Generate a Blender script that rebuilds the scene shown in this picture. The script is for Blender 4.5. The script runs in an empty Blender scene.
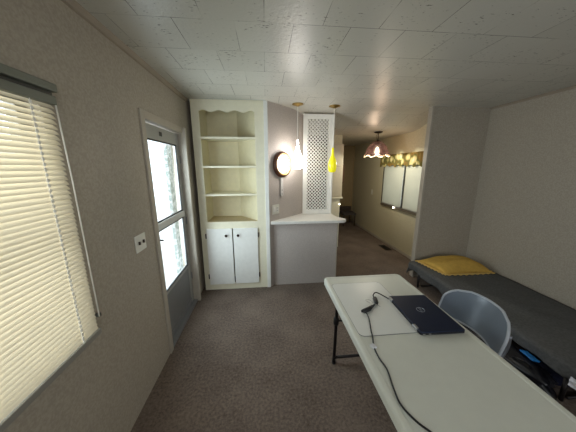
import bpy, bmesh, math, random
from mathutils import Vector, Matrix, Euler, noise
random.seed(7)
PI = math.pi
SC = bpy.context.scene
COL = SC.collection

# ------------------------------------------------------------ mesh helpers
def nb(): return bmesh.new()

def box(bm, x0, x1, y0, y1, z0, z1, M=None):
    vs = [bm.verts.new((x, y, z)) for x in (x0, x1) for y in (y0, y1) for z in (z0, z1)]
    for f in ((0,1,3,2),(4,6,7,5),(0,4,5,1),(2,3,7,6),(0,2,6,4),(1,5,7,3)):
        bm.faces.new([vs[i] for i in f])
    if M is not None:
        for v in vs: v.co = M @ v.co
    return vs

def prism(bm, pts, z0, z1, axis='z'):
    """extrude 2d polygon; axis z: pts are (x,y); axis y: pts are (x,z) extruded over y; axis x: pts are (y,z)"""
    def mk(p, t):
        if axis == 'z': return (p[0], p[1], t)
        if axis == 'y': return (p[0], t, p[1])
        return (t, p[0], p[1])
    a = [bm.verts.new(mk(p, z0)) for p in pts]
    b = [bm.verts.new(mk(p, z1)) for p in pts]
    n = len(pts)
    bm.faces.new(a); bm.faces.new(b[::-1])
    for i in range(n):
        bm.faces.new((a[i], b[i], b[(i+1) % n], a[(i+1) % n]))

def lathe(bm, prof, seg=32, M=None):
    rings = []
    for r, z in prof:
        if r < 1e-5:
            rings.append([bm.verts.new((0, 0, z))])
        else:
            rings.append([bm.verts.new((r*math.cos(2*PI*i/seg), r*math.sin(2*PI*i/seg), z)) for i in range(seg)])
    vs = [v for r in rings for v in r]
    for a, b in zip(rings[:-1], rings[1:]):
        for i in range(seg):
            j = (i+1) % seg
            if len(a) == 1 and len(b) == 1: continue
            if len(a) == 1: bm.faces.new((a[0], b[i], b[j]))
            elif len(b) == 1: bm.faces.new((a[i], b[0], a[j]))
            else: bm.faces.new((a[i], b[i], b[j], a[j]))
    if M is not None:
        for v in vs: v.co = M @ v.co

def smooth_path(pts, n=6):
    out = []
    P = [Vector(p) for p in pts]
    P = [P[0]*2-P[1]] + P + [P[-1]*2-P[-2]]
    for i in range(1, len(P)-2):
        for k in range(n):
            t = k/n
            a, b, c, d = P[i-1], P[i], P[i+1], P[i+2]
            out.append(0.5*((2*b)+(-a+c)*t+(2*a-5*b+4*c-d)*t*t+(-a+3*b-3*c+d)*t**3))
    out.append(P[-2])
    return out

def tube(bm, pts, r, seg=10, closed=False):
    pts = [Vector(p) for p in pts]
    n = len(pts); rings = []
    up = None
    for i, p in enumerate(pts):
        if closed: t = (pts[(i+1) % n]-pts[i-1])
        else: t = (pts[min(i+1, n-1)]-pts[max(i-1, 0)])
        t.normalize()
        if up is None:
            up = Vector((0, 0, 1)) if abs(t.z) < .9 else Vector((0, 1, 0))
        s = t.cross(up).normalized(); up = s.cross(t).normalized()
        rr = r[i] if isinstance(r, (list, tuple)) else r
        rings.append([bm.verts.new(p + rr*(math.cos(2*PI*k/seg)*s + math.sin(2*PI*k/seg)*up)) for k in range(seg)])
    m = n if closed else n-1
    for i in range(m):
        a, b = rings[i], rings[(i+1) % n]
        for k in range(seg):
            bm.faces.new((a[k], a[(k+1) % seg], b[(k+1) % seg], b[k]))
    if not closed:
        bm.faces.new(rings[0][::-1]); bm.faces.new(rings[-1])

def obj(name, bm, mat, parent=None, bevel=0, smooth=False, seg=2, kind=None):
    bmesh.ops.recalc_face_normals(bm, faces=bm.faces[:])
    me = bpy.data.meshes.new(name); bm.to_mesh(me); bm.free()
    o = bpy.data.objects.new(name, me); COL.objects.link(o)
    if mat: me.materials.append(mat)
    if smooth:
        for p in me.polygons: p.use_smooth = True
    if bevel:
        m = o.modifiers.new('bev', 'BEVEL'); m.width = bevel; m.segments = seg; m.limit_method = 'ANGLE'
    if parent is not None:
        o.parent = parent
        o.matrix_parent_inverse = parent_world(parent).inverted()
    if kind: o['kind'] = kind
    return o

def parent_world(p):
    M = Matrix.Translation(p.location) @ p.rotation_euler.to_matrix().to_4x4()
    if p.parent: M = parent_world(p.parent) @ p.matrix_parent_inverse @ M
    return M

def thing(name, label, cat, loc=(0, 0, 0), group=None):
    o = bpy.data.objects.new(name, None); COL.objects.link(o)
    o.empty_display_size = .05
    o.location = loc; o['label'] = label; o['category'] = cat
    if group: o['group'] = group
    return o

def tag(o, label, cat, group=None):
    o['label'] = label; o['category'] = cat
    if group: o['group'] = group
    return o

def struct(name, bm, mat, bevel=0, label=None, cat=None, parent=None, smooth=False):
    o = obj(name, bm, mat, parent, bevel, smooth)
    if parent is None:
        o['kind'] = 'structure'
        o['label'] = label; o['category'] = cat
    return o

# ------------------------------------------------------------ materials
def srgb(*c):
    out = []
    for v in c:
        v /= 255.
        out.append(v/12.92 if v <= .04045 else ((v+.055)/1.055)**2.4)
    return tuple(out) + (1,)

def mat(name, col, rough=.6, metal=0, emit=None, es=0, spec=.5, noise_amt=0, noise_scale=20, bump=0, bump_scale=200,
        trans=0, coat=0):
    m = bpy.data.materials.new(name); m.use_nodes = True
    nt = m.node_tree; b = nt.nodes['Principled BSDF']
    b.inputs['Base Color'].default_value = col
    b.inputs['Roughness'].default_value = rough
    b.inputs['Metallic'].default_value = metal
    b.inputs['Specular IOR Level'].default_value = spec
    b.inputs['Transmission Weight'].default_value = trans
    b.inputs['Coat Weight'].default_value = coat
    if emit:
        b.inputs['Emission Color'].default_value = emit; b.inputs['Emission Strength'].default_value = es
    tc = nt.nodes.new('ShaderNodeTexCoord')
    n = nt.nodes.new('ShaderNodeTexNoise'); n.inputs['Scale'].default_value = noise_scale; n.inputs['Detail'].default_value = 5
    nt.links.new(tc.outputs['Object'], n.inputs['Vector'])
    mx = nt.nodes.new('ShaderNodeMix'); mx.data_type = 'RGBA'; mx.blend_type = 'MULTIPLY'
    a = noise_amt or .04
    r = nt.nodes.new('ShaderNodeMapRange'); r.inputs['From Min'].default_value = .3; r.inputs['From Max'].default_value = .7
    r.inputs['To Min'].default_value = 1-a; r.inputs['To Max'].default_value = 1+a*.5
    nt.links.new(n.outputs['Fac'], r.inputs['Value'])
    mx.inputs['Factor'].default_value = 1
    mx.inputs['A'].default_value = col
    nt.links.new(r.outputs['Result'], mx.inputs['B'])
    nt.links.new(mx.outputs['Result'], b.inputs['Base Color'])
    if bump:
        n2 = nt.nodes.new('ShaderNodeTexNoise'); n2.inputs['Scale'].default_value = bump_scale; n2.inputs['Detail'].default_value = 3
        nt.links.new(tc.outputs['Object'], n2.inputs['Vector'])
        bp = nt.nodes.new('ShaderNodeBump'); bp.inputs['Strength'].default_value = bump; bp.inputs['Distance'].default_value = .003
        nt.links.new(n2.outputs['Fac'], bp.inputs['Height']); nt.links.new(bp.outputs['Normal'], b.inputs['Normal'])
    return m

def mat_wall(name, c1, c2, sx=90):
    """fine-patterned vinyl wallpaper"""
    m = mat(name, c1, .55, noise_amt=.05, noise_scale=3, spec=.35)
    nt = m.node_tree; b = nt.nodes['Principled BSDF']
    tc = nt.nodes.new('ShaderNodeTexCoord')
    n = nt.nodes.new('ShaderNodeTexNoise'); n.inputs['Scale'].default_value = sx; n.inputs['Detail'].default_value = 4
    nt.links.new(tc.outputs['Object'], n.inputs['Vector'])
    cr = nt.nodes.new('ShaderNodeValToRGB'); cr.color_ramp.elements[0].position = .38; cr.color_ramp.elements[1].position = .62
    cr.color_ramp.elements[0].color = c2; cr.color_ramp.elements[1].color = c1
    nt.links.new(n.outputs['Fac'], cr.inputs['Fac']); nt.links.new(cr.outputs['Color'], b.inputs['Base Color'])
    bp = nt.nodes.new('ShaderNodeBump'); bp.inputs['Strength'].default_value = .12; bp.inputs['Distance'].default_value = .002
    nt.links.new(n.outputs['Fac'], bp.inputs['Height']); nt.links.new(bp.outputs['Normal'], b.inputs['Normal'])
    return m

def mat_ceiling():
    m = bpy.data.materials.new('ceiling_tile'); m.use_nodes = True
    nt = m.node_tree; b = nt.nodes['Principled BSDF']; L = nt.links.new
    b.inputs['Roughness'].default_value = .36; b.inputs['Specular IOR Level'].default_value = .5
    tc = nt.nodes.new('ShaderNodeTexCoord')
    mp = nt.nodes.new('ShaderNodeMapping'); mp.inputs['Location'].default_value = (.145, .19, 0)
    L(tc.outputs['Object'], mp.inputs['Vector'])
    br = nt.nodes.new('ShaderNodeTexBrick'); br.offset = .5
    br.inputs['Scale'].default_value = 1; br.inputs['Brick Width'].default_value = .308; br.inputs['Row Height'].default_value = .31
    br.inputs['Mortar Size'].default_value = .0018; br.inputs['Mortar Smooth'].default_value = .1
    br.inputs['Color1'].default_value = srgb(200, 198, 188); br.inputs['Color2'].default_value = srgb(191, 189, 179)
    br.inputs['Mortar'].default_value = srgb(188, 187, 175)
    L(mp.outputs['Vector'], br.inputs['Vector'])
    # seam strength varies: many seams nearly close up
    # fissures
    mp2 = nt.nodes.new('ShaderNodeMapping'); mp2.inputs['Scale'].default_value = (38, 95, 1)
    L(tc.outputs['Object'], mp2.inputs['Vector'])
    n = nt.nodes.new('ShaderNodeTexNoise'); n.inputs['Scale'].default_value = 1; n.inputs['Detail'].default_value = 2
    L(mp2.outputs['Vector'], n.inputs['Vector'])
    n3 = nt.nodes.new('ShaderNodeTexNoise'); n3.inputs['Scale'].default_value = 4
    L(tc.outputs['Object'], n3.inputs['Vector'])
    ad = nt.nodes.new('ShaderNodeMath'); ad.operation = 'MULTIPLY_ADD'; ad.inputs[1].default_value = .35
    L(n3.outputs['Fac'], ad.inputs[0]); L(n.outputs['Fac'], ad.inputs[2])
    cr = nt.nodes.new('ShaderNodeValToRGB'); cr.color_ramp.elements[0].position = .845; cr.color_ramp.elements[1].position = .90
    cr.color_ramp.elements[0].color = (1, 1, 1, 1); cr.color_ramp.elements[1].color = (.30, .29, .26, 1)
    L(ad.outputs[0], cr.inputs['Fac'])
    mx = nt.nodes.new('ShaderNodeMix'); mx.data_type = 'RGBA'; mx.blend_type = 'MULTIPLY'; mx.inputs['Factor'].default_value = 1
    L(br.outputs['Color'], mx.inputs['A']); L(cr.outputs['Color'], mx.inputs['B'])
    n5 = nt.nodes.new('ShaderNodeTexNoise'); n5.inputs['Scale'].default_value = 3.1; L(tc.outputs['Object'], n5.inputs['Vector'])
    r5 = nt.nodes.new('ShaderNodeMapRange'); r5.inputs['From Min'].default_value = .38; r5.inputs['From Max'].default_value = .56
    L(n5.outputs['Fac'], r5.inputs['Value'])
    m5 = nt.nodes.new('ShaderNodeMath'); m5.operation = 'MULTIPLY'; L(br.outputs['Fac'], m5.inputs[0]); L(r5.outputs['Result'], m5.inputs[1])
    mx5 = nt.nodes.new('ShaderNodeMix'); mx5.data_type = 'RGBA'; L(m5.outputs[0], mx5.inputs['Factor'])
    L(mx.outputs['Result'], mx5.inputs['A']); mx5.inputs['B'].default_value = srgb(78, 74, 64)
    L(mx5.outputs['Result'], b.inputs['Base Color'])
    n4 = nt.nodes.new('ShaderNodeTexNoise'); n4.inputs['Scale'].default_value = 45; n4.inputs['Detail'].default_value = 4
    L(tc.outputs['Object'], n4.inputs['Vector'])
    bp = nt.nodes.new('ShaderNodeBump'); bp.inputs['Strength'].default_value = .45; bp.inputs['Distance'].default_value = .004
    L(n4.outputs['Fac'], bp.inputs['Height']); L(bp.outputs['Normal'], b.inputs['Normal'])
    return m

def mat_carpet():
    m = bpy.data.materials.new('carpet'); m.use_nodes = True
    nt = m.node_tree; b = nt.nodes['Principled BSDF']; L = nt.links.new
    b.inputs['Roughness'].default_value = .95; b.inputs['Specular IOR Level'].default_value = .1
    tc = nt.nodes.new('ShaderNodeTexCoord')
    n = nt.nodes.new('ShaderNodeTexNoise'); n.inputs['Scale'].default_value = 55; n.inputs['Detail'].default_value = 6
    n.inputs['Roughness'].default_value = .7
    n2 = nt.nodes.new('ShaderNodeTexNoise'); n2.inputs['Scale'].default_value = 3; n2.inputs['Detail'].default_value = 3
    L(tc.outputs['Object'], n.inputs['Vector']); L(tc.outputs['Object'], n2.inputs['Vector'])
    ad = nt.nodes.new('ShaderNodeMath'); ad.operation = 'MULTIPLY_ADD'; ad.inputs[1].default_value = .4
    L(n2.outputs['Fac'], ad.inputs[0]); L(n.outputs['Fac'], ad.inputs[2])
    cr = nt.nodes.new('ShaderNodeValToRGB'); cr.color_ramp.elements[0].position = .5; cr.color_ramp.elements[1].position = .9
    cr.color_ramp.elements[0].color = srgb(84, 73, 66); cr.color_ramp.elements[1].color = srgb(132, 118, 107)
    L(ad.outputs[0], cr.inputs['Fac']); L(cr.outputs['Color'], b.inputs['Base Color'])
    bp = nt.nodes.new('ShaderNodeBump'); bp.inputs['Strength'].default_value = .6; bp.inputs['Distance'].default_value = .006
    L(n.outputs['Fac'], bp.inputs['Height']); L(bp.outputs['Normal'], b.inputs['Normal'])
    return m

def mat_mixed_translucent(name, col, fac, rough=.5):
    m = bpy.data.materials.new(name); m.use_nodes = True
    nt = m.node_tree; b = nt.nodes['Principled BSDF']; L = nt.links.new
    tc = nt.nodes.new('ShaderNodeTexCoord')
    n = nt.nodes.new('ShaderNodeTexNoise'); n.inputs['Scale'].default_value = 8
    L(tc.outputs['Object'], n.inputs['Vector'])
    cr = nt.nodes.new('ShaderNodeValToRGB')
    cr.color_ramp.elements[0].color = tuple(c*.92 for c in col[:3]) + (1,); cr.color_ramp.elements[1].color = col
    L(n.outputs['Fac'], cr.inputs['Fac']); L(cr.outputs['Color'], b.inputs['Base Color'])
    b.inputs['Roughness'].default_value = rough
    t = nt.nodes.new('ShaderNodeBsdfTranslucent'); L(cr.outputs['Color'], t.inputs['Color'])
    mx = nt.nodes.new('ShaderNodeMixShader'); mx.inputs[0].default_value = fac
    L(b.outputs[0], mx.inputs[1]); L(t.outputs[0], mx.inputs[2])
    L(mx.outputs[0], nt.nodes['Material Output'].inputs['Surface'])
    return m

def mat_pane():
    m = bpy.data.materials.new('window_pane'); m.use_nodes = True
    nt = m.node_tree; nt.nodes.remove(nt.nodes['Principled BSDF']); L = nt.links.new
    t = nt.nodes.new('ShaderNodeBsdfTransparent'); t.inputs['Color'].default_value = (.96, .98, .98, 1)
    g = nt.nodes.new('ShaderNodeBsdfGlossy'); g.inputs['Roughness'].default_value = .05
    mx = nt.nodes.new('ShaderNodeMixShader'); mx.inputs[0].default_value = .05
    L(t.outputs[0], mx.inputs[1]); L(g.outputs[0], mx.inputs[2]); L(mx.outputs[0], nt.nodes['Material Output'].inputs['Surface'])
    return m

M = {}
M['wall'] = mat_wall('wall_vinyl_taupe', srgb(174, 165, 150), srgb(161, 152, 137))
M['wall_light'] = mat_wall('wall_vinyl_light', srgb(192, 183, 176), srgb(180, 171, 164))
M['wall_hall'] = mat_wall('wall_vinyl_cream', srgb(206, 198, 170), srgb(196, 188, 160), 40)
M['ceil'] = mat_ceiling()
M['carpet'] = mat_carpet()
M['cream'] = mat('cream_paint', srgb(234, 228, 202), .45, noise_amt=.04)
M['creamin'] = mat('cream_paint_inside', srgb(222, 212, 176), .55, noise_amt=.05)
M['white'] = mat('white_paint', srgb(238, 237, 230), .4)
M['trim'] = mat('trim_beige', srgb(176, 167, 152), .5)
M['trimd'] = mat('trim_taupe', srgb(150, 138, 122), .5)
M['alu'] = mat('door_aluminium', srgb(168, 168, 164), .4, .25)
M['alud'] = mat('door_kick_panel', srgb(128, 128, 128), .45, .2)
M['black'] = mat('black_plastic', srgb(22, 22, 24), .45)
M['blackm'] = mat('black_metal', srgb(38, 34, 34), .4, .5)
M['bronze'] = mat('dark_bronze', srgb(50, 36, 28), .35, .7)
M['brass'] = mat('brass', srgb(176, 148, 88), .3, .95)
M['steel'] = mat('steel', srgb(190, 190, 190), .3, .9)
M['plate'] = mat('switch_plate', srgb(226, 224, 212), .35)
M['slat'] = mat_mixed_translucent('blind_slat', srgb(230, 221, 198), .24)
M['rail'] = mat('blind_rail_grey', srgb(112, 116, 106), .4, .2)
M['raild'] = mat('blind_rail_dark', srgb(60, 62, 56), .5)
M['railb'] = mat('blind_bottom_rail', srgb(150, 148, 140), .4, .1)
M['cord'] = mat('blind_cord', srgb(250, 248, 238), .7)
M['hallslat'] = mat_mixed_translucent('hall_blind_slat', srgb(196, 196, 180), .2)
M['pane'] = mat_pane()
M['table'] = mat('table_plastic', srgb(216, 217, 206), .42, noise_amt=.025, bump=.12, bump_scale=220)
M['tabled'] = mat('table_skirt', srgb(180, 178, 166), .5)
M['mat'] = mat('desk_mat', srgb(226, 227, 222), .35, noise_amt=.01)
M['lap'] = mat('laptop_lid', srgb(18, 32, 60), .36, .3)
M['lapd'] = mat('laptop_body', srgb(24, 26, 34), .4, .3)
M['logo'] = mat('laptop_logo', srgb(170, 175, 185), .3, .8)
M['chair'] = mat('grey_chair_plastic', srgb(112, 122, 134), .3, bump=.08, bump_scale=250)
M['chairf'] = mat('chair_frame', srgb(120, 124, 130), .35, .7)
M['blanket'] = mat('charcoal_blanket', srgb(94, 94, 93), .95, noise_amt=.25, noise_scale=60, bump=.5, bump_scale=300, spec=.1)
M['pillow'] = mat('mustard_cloth', srgb(200, 162, 80), .85, noise_amt=.12, noise_scale=25, bump=.3, bump_scale=120, spec=.15)
M['bag'] = mat('black_bag', srgb(20, 20, 26), .3, bump=.8, bump_scale=14)
M['blue'] = mat('blue_plastic', srgb(36, 120, 190), .4)
M['navy'] = mat('navy_cloth', srgb(28, 32, 60), .8)
M['paper'] = mat('white_cloth', srgb(225, 225, 230), .8)
M['wood'] = mat('mirror_wood', srgb(92, 52, 30), .4, noise_amt=.3, noise_scale=12)
M['mirror'] = mat('mirror_glass', srgb(250, 250, 246), .38, .75)
M['darkbrown'] = mat('dark_brown', srgb(60, 46, 34), .6)
M['vent'] = mat('floor_vent', srgb(60, 48, 38), .5, .3)

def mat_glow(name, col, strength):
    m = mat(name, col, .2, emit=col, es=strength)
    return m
M['bulbw'] = mat_glow('white_glass_lit', (1, .94, .88, 1), 25)
M['bulby'] = mat('yellow_glass', srgb(226, 218, 40), .2, emit=srgb(228, 216, 30), es=.6)
M['bulb'] = mat_glow('lit_bulb', (1, .85, .62, 1), 25)
M['spark'] = mat_glow('glint_glow', (1, .93, .75, 1), 14)  # emission that paints the two glints in the hall and kitchen

def mat_tiffany():
    m = bpy.data.materials.new('leaded_glass_shade'); m.use_nodes = True
    nt = m.node_tree; b = nt.nodes['Principled BSDF']; L = nt.links.new
    tc = nt.nodes.new('ShaderNodeTexCoord')
    v = nt.nodes.new('ShaderNodeTexVoronoi'); v.feature = 'DISTANCE_TO_EDGE'; v.inputs['Scale'].default_value = 22
    L(tc.outputs['Object'], v.inputs['Vector'])
    v2 = nt.nodes.new('ShaderNodeTexVoronoi'); v2.inputs['Scale'].default_value = 22
    L(tc.outputs['Object'], v2.inputs['Vector'])
    cr2 = nt.nodes.new('ShaderNodeValToRGB')
    cr2.color_ramp.elements[0].color = srgb(60, 40, 42); cr2.color_ramp.elements[1].color = srgb(112, 92, 92)
    L(v2.outputs['Color'], cr2.inputs['Fac'])
    cr = nt.nodes.new('ShaderNodeValToRGB'); cr.color_ramp.elements[0].position = .04; cr.color_ramp.elements[1].position = .07
    cr.color_ramp.elements[0].color = (.02, .015, .01, 1)
    L(v.outputs['Distance'], cr.inputs['Fac']); L(cr2.outputs['Color'], cr.inputs['Color'] if 'Color' in cr.inputs else cr.inputs['Fac']) if False else None
    mx = nt.nodes.new('ShaderNodeMix'); mx.data_type = 'RGBA'; mx.blend_type = 'MULTIPLY'; mx.inputs['Factor'].default_value = 1
    L(cr2.outputs['Color'], mx.inputs['A']); L(cr.outputs['Color'], mx.inputs['B'])
    L(mx.outputs['Result'], b.inputs['Base Color']); b.inputs['Roughness'].default_value = .25
    t = nt.nodes.new('ShaderNodeBsdfTransparent'); t.inputs['Color'].default_value = (.75, .58, .5, 1)
    ms = nt.nodes.new('ShaderNodeMixShader'); ms.inputs[0].default_value = .3
    L(b.outputs[0], ms.inputs[1]); L(t.outputs[0], ms.inputs[2]); L(ms.outputs[0], nt.nodes['Material Output'].inputs['Surface'])
    return m
M['tiffany'] = mat_tiffany()

def mat_valance():
    m = bpy.data.materials.new('sunflower_cloth'); m.use_nodes = True
    nt = m.node_tree; b = nt.nodes['Principled BSDF']; L = nt.links.new
    tc = nt.nodes.new('ShaderNodeTexCoord')
    v = nt.nodes.new('ShaderNodeTexVoronoi'); v.inputs['Scale'].default_value = 7.5
    L(tc.outputs['Object'], v.inputs['Vector'])
    cr = nt.nodes.new('ShaderNodeValToRGB')
    e = cr.color_ramp.elements
    e[0].position = 0; e[0].color = srgb(255, 252, 235)
    e[1].position = .75; e[1].color = srgb(150, 120, 60)
    k = e.new(.36); k.color = srgb(250, 232, 160)
    k = e.new(.55); k.color = srgb(110, 112, 60)
    L(v.outputs['Distance'], cr.inputs['Fac']); L(cr.outputs['Color'], b.inputs['Base Color'])
    b.inputs['Roughness'].default_value = .9
    t = nt.nodes.new('ShaderNodeBsdfTranslucent'); L(cr.outputs['Color'], t.inputs['Color'])
    ms = nt.nodes.new('ShaderNodeMixShader'); ms.inputs[0].default_value = .4
    L(b.outputs[0], ms.inputs[1]); L(t.outputs[0], ms.inputs[2]); L(ms.outputs[0], nt.nodes['Material Output'].inputs['Surface'])
    return m
M['valance'] = mat_valance()

def mat_stone():
    m = mat('pale_stone', srgb(200, 205, 205), .9)
    nt = m.node_tree; b = nt.nodes['Principled BSDF']; L = nt.links.new
    tc = nt.nodes.new('ShaderNodeTexCoord')
    br = nt.nodes.new('ShaderNodeTexNoise'); br.inputs['Scale'].default_value = 14; br.inputs['Detail'].default_value = 2
    L(tc.outputs['Object'], br.inputs['Vector'])
    cr = nt.nodes.new('ShaderNodeValToRGB'); cr.color_ramp.elements[0].position = .45; cr.color_ramp.elements[1].position = .55
    cr.color_ramp.elements[0].color = srgb(190, 202, 198); cr.color_ramp.elements[1].color = srgb(238, 242, 242)
    L(br.outputs['Fac'], cr.inputs['Fac']); L(cr.outputs['Color'], b.inputs['Base Color'])
    return m
M['stone'] = mat_stone()
M['ground'] = mat('pale_ground', srgb(240, 240, 236), .9, noise_amt=.05)

# ------------------------------------------------------------ room shell
H = 2.29; XL = -.85; XR = 2.87; YB = -2.0; YP = 2.85; YE = 6.25; XH = 2.45; HL = 2.13
bm = nb(); box(bm, XL-.12, XR+.1, YB-.1, YE+.1, -.05, 0)
struct('floor', bm, M['carpet'], label='brown-grey carpeted floor of the room and hallway', cat='floor')

# left wall pieces around window (Y .15..1.09, z .77..1.87) and door (Y 1.78..2.54, z 0..1.90)
WT = .12
bm = nb()
WY0, WY1, WZ0, WZ1 = .15, 1.02, .80, 1.83
DY0, DY1, DZ = 1.785, 2.54, 1.905
for (y0, y1, z0, z1) in ((YB, WY0, 0, H), (WY0, WY1, 0, WZ0), (WY0, WY1, WZ1, H), (WY1, DY0, 0, H), (DY0, DY1, DZ, H), (DY1, YE, 0, H)):
    box(bm, XL-WT, XL, y0, y1, z0, z1)
struct('wall_left', bm, M['wall'], label='taupe wall with the blind-covered window and the glass door', cat='wall')

bm = nb(); box(bm, XR, XR+.1, YB, YP+.1, 0, H)
struct('wall_right', bm, M['wall'], label='taupe wall running behind the low bed', cat='wall')
bm = nb()
BW = (-.2, 2.2, .9, 2.0)  # assumed window opening, out of view, made for the added fill light
for (x0, x1, z0, z1) in ((XL, BW[0], 0, H), (BW[1], XR, 0, H), (BW[0], BW[1], 0, BW[2]), (BW[0], BW[1], BW[3], H)):
    box(bm, x0, x1, YB-.1, YB, z0, z1)
struct('wall_back', bm, M['wall'], label='wall behind the viewer with an assumed, unseen window opening', cat='wall')
bm = nb(); box(bm, 2.10, XR, YP, YP+.06, 0, H)
struct('wall_partition', bm, M['wall'], label='short taupe partition wall at the head of the bed', cat='wall')
bm = nb(); box(bm, 2.075, 2.10, YP-.006, YP+.066, 0, H)
struct('trim_1', bm, M['trim'], .004, 'pale trim capping the free end of the partition wall', 'trim')
bm = nb(); 
HW = (3.1, 4.57, .82, 1.6)
for (y0, y1, z0, z1) in ((YP+.06, HW[0], 0, H), (HW[1], YE, 0, H), (HW[0], HW[1], 0, HW[2]), (HW[0], HW[1], HW[3], H)):
    box(bm, XH, XH+.1, y0, y1, z0, z1)
struct('wall_hall', bm, M['wall_hall'], label='cream hallway wall with the valance-topped window', cat='wall')
bm = nb(); box(bm, XL, XH, YE, YE+.1, 0, H)
struct('wall_end', bm, mat_wall('wall_tan', srgb(150, 130, 92), srgb(140, 120, 84), 40), label='far end wall of the hallway', cat='wall')
bm = nb(); box(bm, XL-WT, XR+.1, YB-.1, 3.05, H, H+.05)
cv = [(3.05+.75*k/12, H-(H-HL)*(.5-.5*math.cos(PI*k/12))) for k in range(13)]
prism(bm, cv+[(YE+.1, HL), (YE+.1, H+.05), (3.05, H+.05)], XL-WT, XR+.1, 'x')
struct('ceiling', bm, M['ceil'], label='white fissured ceiling tiles laid in staggered rows', cat='ceiling')

# cove strip at the left wall / ceiling joint
bm = nb(); prism(bm, [(XL, H-.035), (XL+.012, H-.03), (XL+.022, H), (XL, H)], YB, 2.77, 'y')
struct('trim_2', bm, M['trimd'], label='narrow cove strip along the top of the left wall', cat='trim')
# cove on right wall
bm = nb(); prism(bm, [(XR, H-.025), (XR-.018, H), (XR, H)], YB, YP, 'y')
struct('trim_3', bm, M['trimd'], label='narrow cove strip along the top of the right wall', cat='trim')
# hall baseboard
bm = nb(); box(bm, XH-.012, XH, YP+.1, YE, 0, .05)
struct('baseboard_hall', bm, M['trim'], .003, 'thin baseboard along the hallway wall', 'baseboard')

# diagonal wall
A = Vector((.03, 2.775)); B = Vector((.535, 3.275)); dv = (B-A).normalized(); nv = Vector((dv.y, -dv.x))  # nv faces viewer/right
bm = nb()
prism(bm, [tuple(A), tuple(B), tuple(B-nv*.05), tuple(A-nv*.05 + dv*.04)], 0, H, 'z')
struct('wall_diagonal', bm, M['wall_light'], label='angled taupe wall carrying the round mirror', cat='wall')
# counter half wall
bm = nb(); box(bm, .085, .915, 2.82, 2.92, 0, .855)
struct('wall_counter', bm, M['wall_light'], label='low taupe half wall under the white counter', cat='wall')
bm = nb(); box(bm, .915, .93, 2.815, 2.925, 0, .855)
struct('trim_4', bm, M['trim'], .002, 'pale strip capping the end of the low half wall', 'trim')

# ------------------------------------------------------------ door in left wall
d = thing('door_1', 'grey aluminium storm door with two bright panes and a white cross bar', 'door', (-.9, 2.16, 0)); d['kind'] = 'structure'
X0, X1 = -.915, -.885
bm = nb()
gy0, gy1 = 1.865, 2.45
box(bm, X0, X1, DY0+.012, gy0, .03, DZ-.015); box(bm, X0, X1, gy1, DY1-.012, .03, DZ-.015)
box(bm, X0, X1, gy0, gy1, 1.78, DZ-.015)
box(bm, X0, X1, gy0, gy1, .465, .50)
obj('door_frame', bm, M['alu'], d, .003)
bm = nb(); box(bm, X0+.004, X1-.004, gy0, gy1, .03, .465); 
box(bm, X0, X1+.004, gy0, gy1, .03, .10)
obj('kick_panel', bm, M['alud'], d, .003)
bm = nb(); box(bm, X0, X1+.014, gy0-.02, gy1+.015, 1.055, 1.115)
obj('cross_bar', bm, mat('bar_light_grey', srgb(205, 205, 205), .4, .2), d, .004)
for z0, z1 in ((.50, 1.055), (1.115, 1.78)):
    bm = nb(); box(bm, -.902, -.899, gy0, gy1, z0, z1); obj('pane', bm, M['pane'], d)
    bm = nb(); g = .014
    box(bm, -.893, -.882, gy0, gy0+g, z0, z1); box(bm, -.893, -.882, gy1-g, gy1, z0, z1)
    box(bm, -.893, -.882, gy0+g, gy1-g, z0, z0+g); box(bm, -.893, -.882, gy0+g, gy1-g, z1-g, z1)
    obj('pane_gasket', bm, M['blackm'], d)
bm = nb()
box(bm, X1, X1+.006, 1.83, 1.855, .93, 1.02)
tube(bm, smooth_path([(X1+.004, 1.842, .99), (X1+.025, 1.843, .985), (X1+.032, 1.855, .98), (X1+.032, 1.872, .975)]), .007, 8)
obj('door_handle', bm, M['black'], d, smooth=True)
bm = nb(); box(bm, X1, X1+.004, 2.10, 2.15, 1.82, 1.855); obj('closer_badge', bm, M['black'], d, .002)
bm = nb()
for y0, z0, z1 in ((DY1-.022, .3, .38), (DY1-.022, .95, 1.03), (DY1-.022, 1.6, 1.68)): box(bm, X1, X1+.008, y0, y0+.018, z0, z1)
obj('hinge', bm, M['alud'], d)
# casing
bm = nb()
box(bm, XL-.002, XL+.012, DY0-.045, DY0+.008, 0, DZ+.05)
box(bm, XL-.002, XL+.012, DY0+.008, DY1-.008, DZ-.006, DZ+.05)
struct('trim_5', bm, M['trim'], .003, 'taupe casing on the left and top of the glass door', 'trim')
bm = nb()
box(bm, XL-WT+.02, XL+.04, DY1-.008, DY1+.03, 0, DZ+.05)
struct('trim_6', bm, M['trim'], .004, 'deep casing post between the glass door and the built-in cupboard', 'trim')
bm = nb(); box(bm, XL-WT, XL+.005, DY0, DY1, 0, .025)
struct('trim_7', bm, M['alud'], .003, 'grey threshold under the glass door', 'trim')

# ------------------------------------------------------------ left window + blind
w = thing('window_1', 'large window behind the cream blind', 'window', (XL, .6, .77)); w['kind'] = 'structure'
bm = nb(); g = .03
box(bm, XL-.10, XL-.06, WY0, WY0+g, WZ0, WZ1); box(bm, XL-.10, XL-.06, WY1-g, WY1, WZ0, WZ1)
box(bm, XL-.10, XL-.06, WY0+g, WY1-g, WZ0, WZ0+g); box(bm, XL-.10, XL-.06, WY0+g, WY1-g, WZ1-g, WZ1)
box(bm, XL-.10, XL-.065, WY0+g, WY1-g, 1.30, 1.33)
obj('window_frame', bm, M['alu'], w, .003)
bm = nb(); box(bm, XL-.082, XL-.079, WY0+g, WY1-g, WZ0+g, WZ1-g); obj('pane', bm, M['pane'], w)

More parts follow.
